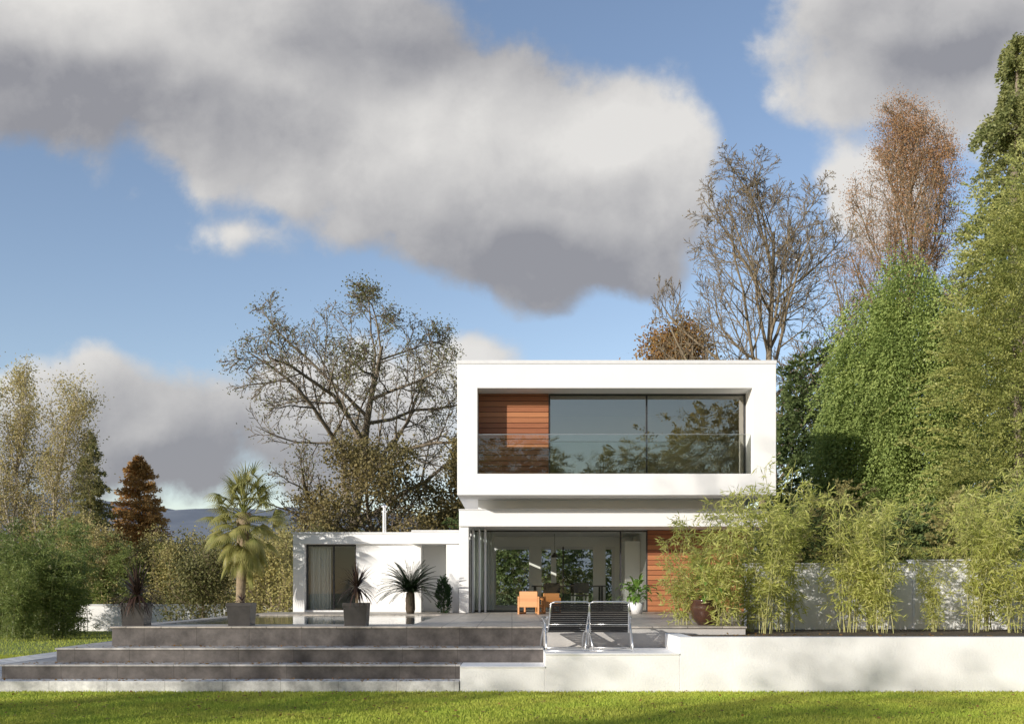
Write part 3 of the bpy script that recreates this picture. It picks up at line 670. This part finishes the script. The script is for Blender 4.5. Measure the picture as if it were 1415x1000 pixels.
MB().tube([(0,0,0),(.03,0,1),(.08,0,2.2),(.14,0,hz)],[.13,.12,.14,.2],12).obj('trunk',M['palmbark'],e,smooth=True)
parts=[];pet0=[];pet1=[]
nf=96
for i in range(nf):
    az=i*2.4; el=math.radians(-70+152*((i+.5)/nf)+rng.normal()*6); c=np.array([.14,0,hz-.6+.8*i/nf])
    d=np.array([math.cos(az)*math.cos(el),math.sin(az)*math.cos(el),math.sin(el)]); pl_=rng.uniform(.5,.95)
    tip=c+d*pl_; tip[2]-=.05; pet0.append(c); pet1.append(tip)
    sd_=nrm(np.cross(d,[0,0,1.])); m=26; a=np.linspace(-1.9,1.9,m)
    Dr=d[None]*np.cos(a)[:,None]+sd_[None]*np.sin(a)[:,None]+np.array([0,0,-.1])
    parts.append(straps(rng,np.tile(tip,(m,1)),Dr,.55*(1-.25*np.abs(a)/1.9),.015,.6 if i%3 else 1.4,4,0))
pp=prisms(np.array(pet0),np.array(pet1),np.full(nf,.012),np.full(nf,.008),4)
parts.append((pp[0],pp[1],0,np.zeros(len(pp[1]))))
link(bpy.data.objects.new('crown',mesh_np('crown',parts,[palmleaf])),e)
pg=leafmat('dark_conifer_leaf',(.02,.05,.02),(.05,.09,.03),None,.15,.6,3,.4)
bush('dwarf_conifer',(PX(613,27),27,T),[(0,0,.4,.16,.16,.4),(0,0,.72,.09,.09,.25)],'small narrow green conifer against the white wing','shrub',31,pg,M['bark'],420,24,.08,.03,-.6,tr=.03,th=.5)
def potted(nm,loc,label,prof,mat,leafm,n,ln,wd,seed):
    e=empty(nm,loc,label,'potted plant'); rng=np.random.default_rng(seed)
    MB().lathe(prof,28).obj('pot',mat,e,smooth=True); zt_=prof[-1][1]
    az=rng.random(n)*6.28; el=np.radians(rng.uniform(15,85,n)); Dr=np.stack([np.cos(az)*np.cos(el),np.sin(az)*np.cos(el),np.sin(el)],1)
    B=np.tile([[0,0,zt_]],(n,1)).astype(float); tip=B+Dr*rng.uniform(.3,.65,n)[:,None]
    pr=prisms(B,tip,np.full(n,.005),np.full(n,.003),3)
    link(bpy.data.objects.new('foliage',mesh_np('foliage',[(pr[0],pr[1],0,np.zeros(len(pr[1]))),straps(rng,tip,Dr,ln,wd,1.4,4,0)],[leafm])),e)
potted('potted_plant',(PX(880,26.3),26.3,T),'leafy green pot plant beside the glass doors',[(0,0),(.14,0),(.2,.3),(.17,.3),(.16,.27),(0,.27)],M['trim'],broad,60,.28,.05,3)
potted('glazed_pot',(PX(976,17.7),17.7,T),'large dark brown glazed pot on the terrace',[(0,0),(.15,0),(.25,.15),(.29,.32),(.25,.42),(.28,.45),(.24,.45),(.22,.4),(0,.38)],M['glaze'],broad,26,.2,.03,9)

# ------------------------------------------------------------ bamboo
bl=leafmat('bamboo_leaf',(.29,.32,.07),(.45,.43,.17),(.24,.27,.06),.5,.45,1.2,.4,gain=1.5)
bl2=leafmat('bamboo_leaf_green',(.10,.14,.035),(.20,.22,.07),(.06,.09,.03),.4,.45,1.,.5,gain=1.7)
def bamboo_mesh(seed,leafm,culm,Hh=2.7,nc=9,nleaf=2600,sp=.26,lw=.011,low=.06,imin=2,lean=.15):
    rng=np.random.default_rng(seed); P0=[];P1=[];R=[]; nodes=[]
    for c in range(nc):
        az=rng.random()*6.28; b=np.array([rng.normal()*sp*.5,rng.normal()*sp*.35,0]); d=nrm(np.array([math.cos(az)*lean,math.sin(az)*lean,1.])); h=Hh*rng.uniform(.45,1.15); ns=14; p=b
        for i in range(ns):
            q=p+d*h/ns; P0.append(p);P1.append(q);R.append(.008*(1-.8*i/ns)+.002)
            d=nrm(d+np.array([math.cos(az),math.sin(az),0])*.04*(i/ns)*2.0+rng.normal(size=3)*.02+[0,0,-.02*(i/ns)])
            p=q
            if i>imin: nodes.append((p,d,i/ns,az))
    n=nleaf; w=np.array([low+1.2*a[2]**1.2 for a in nodes])*rng.uniform(.05,1.6,len(nodes))**1.5; idx=rng.choice(len(nodes),n//6,p=w/w.sum())
    Np=np.array([a[0] for a in nodes])[idx]
    az=rng.random(len(idx))*6.28; bd=np.stack([np.cos(az),np.sin(az),rng.uniform(-.2,.8,len(idx))],1); bl_=rng.uniform(.05,.28,(len(idx),1))
    tip=Np+nrm(bd)*bl_; pr2=prisms(Np,tip,np.full(len(idx),.0022),np.full(len(idx),.0015),3)
    C=np.repeat(tip,6,0)+rng.normal(size=(len(idx)*6,3))*.03; D=np.repeat(nrm(bd),6,0)*.6+rng.normal(size=C.shape)*.55+[0,0,-.35]
    P0=np.array(P0);P1=np.array(P1);R=np.array(R)
    return mesh_np('culms',[prisms(P0,P1,R,R*.93,5),pr2],[culm,leafm]),mesh_np('foliage',[leaves(rng,C,D,rng.uniform(.10,.20,len(C)),lw)],[leafm,leafm])
BM=[bamboo_mesh(40+i,bl,M['culm'],2.5,9,2400,.2,.0115,.35,0,.11) for i in range(6)]
BG=[bamboo_mesh(60+i,bl2,M['culmg'],3.5,16,6500,.5,.014,.5,-1,.06) for i in range(3)]
def bamboo(loc,mm,sc,rot,label,group):
    e=empty('bamboo',loc,label,'bamboo',group); e.rotation_euler=(0,0,rot); e.scale=sc
    link(bpy.data.objects.new('culms',mm[0]),e); link(bpy.data.objects.new('foliage',mm[1]),e)
rb=random.Random(3)
spots=[(945,17.9,.76),(975,18.4,.84),(1000,17.4,.9),(1036,18.2,.97),(1058,17.5,.9),(1084,18.3,.98),(1176,18.0,1.0),(1203,18.5,.94),(1216,17.7,.82),(1290,18.2,.62),(1346,18.0,.86),(1362,18.5,1.0),(1398,17.9,.95),(1462,18.4,1.0)]
for i,(px_,D_,s) in enumerate(spots):
    bamboo((PX(px_,D_),D_,.84),BM[i%6],(s,s,s*rb.uniform(.92,1.1)),rb.random()*6.28,'yellow-green bamboo clump growing in the white planter','bamboo row in the white planter')
for i in range(16):
    px_=-30+i*19; near=px_<112; D_=rb.uniform(31,36) if near else rb.uniform(40.5,43)
    s=rb.uniform(.8,1.15)*(.95 if near else .85)
    bamboo((PX(px_,D_),D_,0),BG[i%3],(s*1.25,s*1.25,s),rb.random()*6.28,'green bamboo clump at the edge of the lawn','bamboo screen along the lawn edge')

# ------------------------------------------------------------ trees
lf_oak=leafmat('leaf_olive',(.085,.09,.035),(.16,.15,.06),None,.35,.6,.3,.4)
lf_brown=leafmat('leaf_brown',(.12,.095,.04),(.19,.15,.06),(.07,.07,.03),.3,.6,.4,.6)
lf_orange=leafmat('leaf_orange',(.22,.11,.04),(.18,.13,.04),None,.3,.6,.4,.5)
lf_red=leafmat('leaf_russet',(.38,.22,.115),(.30,.19,.10),None,.45,.6,.3,.3,gain=1.6)
lf_gold=leafmat('leaf_gold',(.34,.28,.13),(.25,.23,.10),None,.45,.6,.4,.3)
lf_cyp=leafmat('leaf_cypress',(.13,.18,.05),(.30,.34,.11),(.08,.12,.03),.35,.6,.9,.55,gain=1.7)
lf_holly=leafmat('leaf_holly',(.17,.20,.05),(.42,.40,.15),(.10,.13,.03),.4,.4,.8,.5,gain=1.6)
lf_fir=leafmat('leaf_fir',(.15,.17,.06),(.32,.31,.13),(.09,.12,.045),.4,.5,.4,.45,gain=1.6)
lf_dark=leafmat('leaf_dark_conifer',(.06,.09,.035),(.12,.15,.05),None,.3,.6,.5,.4)
lf_spr=leafmat('leaf_spruce',(.17,.18,.07),(.27,.24,.10),None,.4,.6,.5,.4)
lf_larch=leafmat('leaf_larch',(.60,.36,.14),(.50,.32,.12),(.40,.24,.09),.5,.6,.5,.25,gain=1.05)
lf_tip=leafmat('leaf_brown_fir',(.26,.22,.10),(.19,.19,.07),None,.35,.6,.5,.4)
lf_shr=leafmat('leaf_shrub',(.20,.19,.07),(.34,.29,.12),(.14,.13,.055),.4,.6,.6,.45)
tree('oak_tree',(PX(470,55),55,0),PZ(388,55),18.0,'large spreading tree with thin olive leaves and bare limbs','tree',121,M['bark'],lf_oak,15500,.105,.42,lspread=.25,lminz=.36,twig=.0125,domed=.5,over=1.12,n_child=(18,9,7,6),ang=(74,45,42,38),ratio=(.62,.52,.5,.5),start=.2,rnd_crown=True,wob=.16,trop=(0,.03,.05,.03))
tree('beech_tree',(PX(520,50),50,0),PZ(600,50),8.6,'brown-leaved tree behind the white wing','tree',22,M['bark'],lf_brown,19000,.15,.25,lspread=.35,twig=.013,domed=.45,over=1.1,n_child=(16,8,6),ang=(75,50,40),ratio=(.6,.5,.5),start=.08,rnd_crown=True)
tree('beech_tree',(PX(625,52),52,0),PZ(612,52),4.5,'dense brown-leaved tree against the house corner','tree',24,M['bark'],lf_brown,16000,.16,.2,lspread=.3,twig=.014,n_child=(12,7,5),ang=(60,50,40),ratio=(.55,.5,.5),start=.1,shape=.5)
tree('autumn_tree',(PX(926,60),60,0),PZ(449,60),8.2,'orange-brown autumn tree rising behind the house roof','tree',23,M['bark'],lf_orange,24000,.18,.3,lspread=.4,lminz=.5,domed=.65,over=1.1,n_child=(16,8,6),ang=(65,50,40),ratio=(.5,.5,.5),start=.3,rnd_crown=True)
tree('bare_tree',(PX(1068,42),42,0),PZ(170,42),11.0,'tall bare tree with fine ochre twigs','tree',25,M['barky'],lf_gold,900,.08,.27,lspread=.12,lminz=.5,twig=.0075,domed=.55,over=1.06,n_child=(26,10,7,6),ang=(60,40,38,36),ratio=(.42,.5,.5,.5),start=.3,rnd_crown=True,wob=.11,trop=(0,.10,.08,.05))
tree('russet_tree',(PX(1243,55),55,0),PZ(128,55),8.2,'tall russet brown tree with feathery upright crown','tree',26,M['barky'],lf_red,60000,.075,.3,lspread=.3,lminz=.5,twig=.012,domed=.62,over=1.08,n_child=(28,9,7,4),ang=(50,35,35,35),ratio=(.34,.45,.5,.5),start=.4,rnd_crown=True,trop=(0,.2,.1,.05))
for i,(px_,tp,wd,sd_) in enumerate(((22,497,4.2,27),(70,520,3.2,28),(-25,540,4,29))):
    tree('birch_tree',(PX(px_,43),43,0),PZ(tp,43),wd,'pale-barked birch with thin golden autumn leaves','tree',sd_,M['birchbark'],lf_gold,12500,.085,.14,group='birch trees beyond the lawn',lspread=.25,lminz=.2,twig=.009,n_child=(20,8,6),ang=(45,45,40),ratio=(.35,.5,.5),start=.25,trop=(0,.03,-.08,-.1))
conifer('spruce_tree',(PX(125,48),48,0),PZ(598,48),1.8,'dark green pointed conifer beyond the lawn','tree',33,lf_spr,M['bark'],300,90,.12,.2,.05,.7,irr=.5)
conifer('larch_tree',(PX(193,50),50,0),PZ(632,50),2.4,'orange-brown conical larch beyond the lawn','tree',34,lf_larch,M['bark'],560,90,.11,.05,.03,.6,irr=.35)
conifer('fir_tree',(PX(1405,38),38,0),PZ(55,38),4.0,'very tall green conifer with ragged branches','tree',35,lf_fir,M['bark'],420,260,.13,.35,.1,.5,irr=.65,wid=.18)
conifer('fir_tree',(PX(1460,44),44,0),PZ(-20,44),5,'very tall dark conifer with brownish branch tips','tree',36,lf_tip,M['bark'],300,160,.18,.3,.1,.5,irr=.5,wid=.22)
bush('cypress_tree',(PX(1265,30),30,0),[(0,0,3,1.6,1.5,3.2),(.05,0,5.6,1.5,1.4,2.6),(0,0,8,1.3,1.3,2.2),(-.1,0,9.6,.95,.95,1.6),(-.2,0,10.9,.4,.4,1.1)],'dense bright green cypress with feathery sprays','tree',41,lf_cyp,M['bark'],2300,84,1.0,.08,1.1,tr=.25,th=6,jit=.14)
bush('cypress_tree',(PX(1192,31),31,0),[(0,0,3.5,1.1,1.1,3.6),(0,0,6.2,1.0,1.0,2.4),(0,0,8.4,.8,.8,1.7),(.1,0,9.6,.5,.5,1.3)],'tall dense green cypress with feathery drooping sprays','tree',42,lf_cyp,M['bark'],1300,84,.9,.08,1.1,tr=.2,th=6,jit=.14)
bush('holly_tree',(PX(1405,26),26,0),[(0,0,5,1.9,2,4),(.3,0,9,1.5,1.7,3.2),(.6,0,11.2,1.0,1.1,2.0),(-1.0,0,7.6,.7,.9,1.3),(-.9,0,4.2,1.0,1.2,1.6),(-.6,0,10.1,.6,.7,1.0)],'tall yellow-green evergreen with small glossy leaves','tree',43,lf_holly,M['bark'],2200,58,.62,.062,.1,tr=.25,th=8,inner=.3,jit=.18)
bush('dark_evergreen',(PX(1117,38),38,0),[(0,0,5,1.4,1.3,4.3),(.1,0,8.6,.9,.9,2.2),(-.2,0,3,1.8,1.5,2.5)],'dark green evergreen beside the house','tree',44,lf_dark,M['bark'],1700,34,.5,.12,.4,tr=.2,th=6,jit=.1)
ug=[(1090,24,1.0,3.6),(1140,23.5,1.2,3.9),(1200,23,1.3,3.4),(1260,23,1.3,3.2),(1310,22.5,1.2,3.6),(1370,22.5,1.3,3.5),(1420,23,1.3,4)]
for i,(px_,D_,r,hh_) in enumerate(ug):
    bush('laurel_shrub',(PX(px_,D_),D_,0),[(0,0,hh_*.5,r,r*.8,hh_*.5),(r*.4,0,hh_*.72,r*.6,r*.5,hh_*.25)],'dark green shrub behind the garden wall','shrub',50+i,[lf_dark,lf_shr,lf_dark][i%3],M['bark'],420,30,.4,.08,.3,'shrubs behind the garden wall')
for i,x in enumerate((-1.2,.9,3.0)):
    bush('hedge_shrub',(x,38,0),[(0,0,2.3,1.4,1,2.3)],'dense green shrub seen through the rear windows','shrub',70+i,lf_dark,M['bark'],420,30,.5,.1,.3,'shrubs behind the house')
ls=[(105,42,1.3,5.0),(150,41,1.2,4.5),(205,42,1.2,4.2),(262,42,1.3,4.0),(300,40.5,1.4,4.0),(355,36,1.5,3.6),(395,38,1.5,4.0),(430,44,1.7,4.6),(235,41,.9,3.6),(20,45,2,5),(65,47,2,5),(280,34,1.1,3.2),(380,33,1.0,3.3)]
for i,(px_,D_,r,hh_) in enumerate(ls):
    tree('garden_shrub',(PX(px_,D_),D_,0),hh_,r*2.2,'twiggy garden shrub with yellowing leaves','shrub',80+i,M['barky'],[lf_shr,lf_gold,lf_shr,lf_oak][i%4],6500,.09,.05,group='garden shrubs beyond the terrace',lspread=.2,twig=.007,n_child=(16,8,5),ang=(60,45,40),ratio=(.75,.5,.5),start=.04,rnd_crown=True)
rng=np.random.default_rng(77); el=[]
for i in range(46):
    x=-75+i*3.4+rng.normal(); y=rng.uniform(78,92); hh_=4.2 if x<-14 and x>-32 else rng.uniform(5,8)
    if x>14: hh_=rng.uniform(8,12)
    el.append((x,y,hh_*.5,rng.uniform(2,3.2),2.2,hh_*.55))
wl=link(bpy.data.objects.new('woodland',mesh_np('woodland',[sprays(rng,el,2600,22,1.1,.36,.1)],[lf_dark,leafmat('leaf_woodland',(.06,.06,.035),(.11,.10,.06),(.05,.07,.045),.2,.7,.08,.8)]))); top(wl,'far belt of mixed autumn woodland','woodland',kind='stuff')
sh0=tree('garden_tree',(-28,-9,0),12.9,8,'leafy garden tree shading the lawn','tree',91,M['bark'],lf_oak,3000,.22,.2,group='trees at the lower end of the lawn',lspread=.5,twig=.012,n_child=(9,7,5),ang=(60,48,42),ratio=(.62,.55,.5),start=.2,shape=.4)
for s,r,z in ((-20,1,.82),(-12.5,2,.85),(-6.5,4,.94),(6,5,1.03),(12.5,3,1.02)):
    copytree(sh0,(-28+.707*s,-9-.707*s,0),r,(1,1,z))
tree('garden_tree',(-28-.707*2,-9+.707*2,0),20.2,9,'tall thinly leaved garden tree at the lawn end','tree',95,M['bark'],lf_oak,1700,.22,.2,group='trees at the lower end of the lawn',lspread=.5,twig=.013,n_child=(12,7,4),ang=(55,48,42),ratio=(.35,.5,.5),start=.74,shape=.4)
rt=bush('lime_tree',(9,-40,0),[(0,0,8,5,3.5,6),(2,0,10,4,3,4.2),(-2.5,0,6,4,3,4)],'broad leafy tree at the far end of the lawn','tree',97,lf_shr,M['bark'],1500,50,1.2,.17,.3,'broad trees facing the house',.4,8,jit=.12)
for i,(x,y,z) in enumerate(((18,-42,1.3),(26,-39,1.8),(34,-40,2.0),(43,-38,2.0),(0,-42,1.1))):
    copytree(rt,(x,y,0),i*1.3,(1.2,1.2,z))
n=900; C=np.stack([rng.uniform(-8,8,n),rng.uniform(12,15.4,n),rng.uniform(.045,.06,n)],1)
a=260; C2=np.stack([rng.uniform(-7.3,.4,a),rng.uniform(16.45,17.0,a),np.full(a,.66)],1); C3=np.stack([rng.uniform(-7.9,-.9,a),rng.uniform(15.9,16.35,a),np.full(a,.424)],1); C4=np.stack([rng.uniform(-8,-.9,a),rng.uniform(15.5,15.85,a),np.full(a,.197)],1); C5=np.stack([rng.uniform(2.8,8,a),rng.uniform(15.8,17.2,a),np.full(a,.85)],1)
C=np.concatenate([C,C2,C3,C4,C5]); n=len(C); D=rng.normal(size=(n,3)); D[:,2]*=.15; up=nrm(np.array([[0,0,1.]])+rng.normal(size=(n,3))*.25)
lo=link(bpy.data.objects.new('fallen_leaves',mesh_np('fallen_leaves',[leaves(rng,C,D,rng.uniform(.03,.07,n),.02,up)],[lf_gold,lf_orange]))); top(lo,'scattered brown autumn leaves on steps and lawn','leaves',kind='stuff')
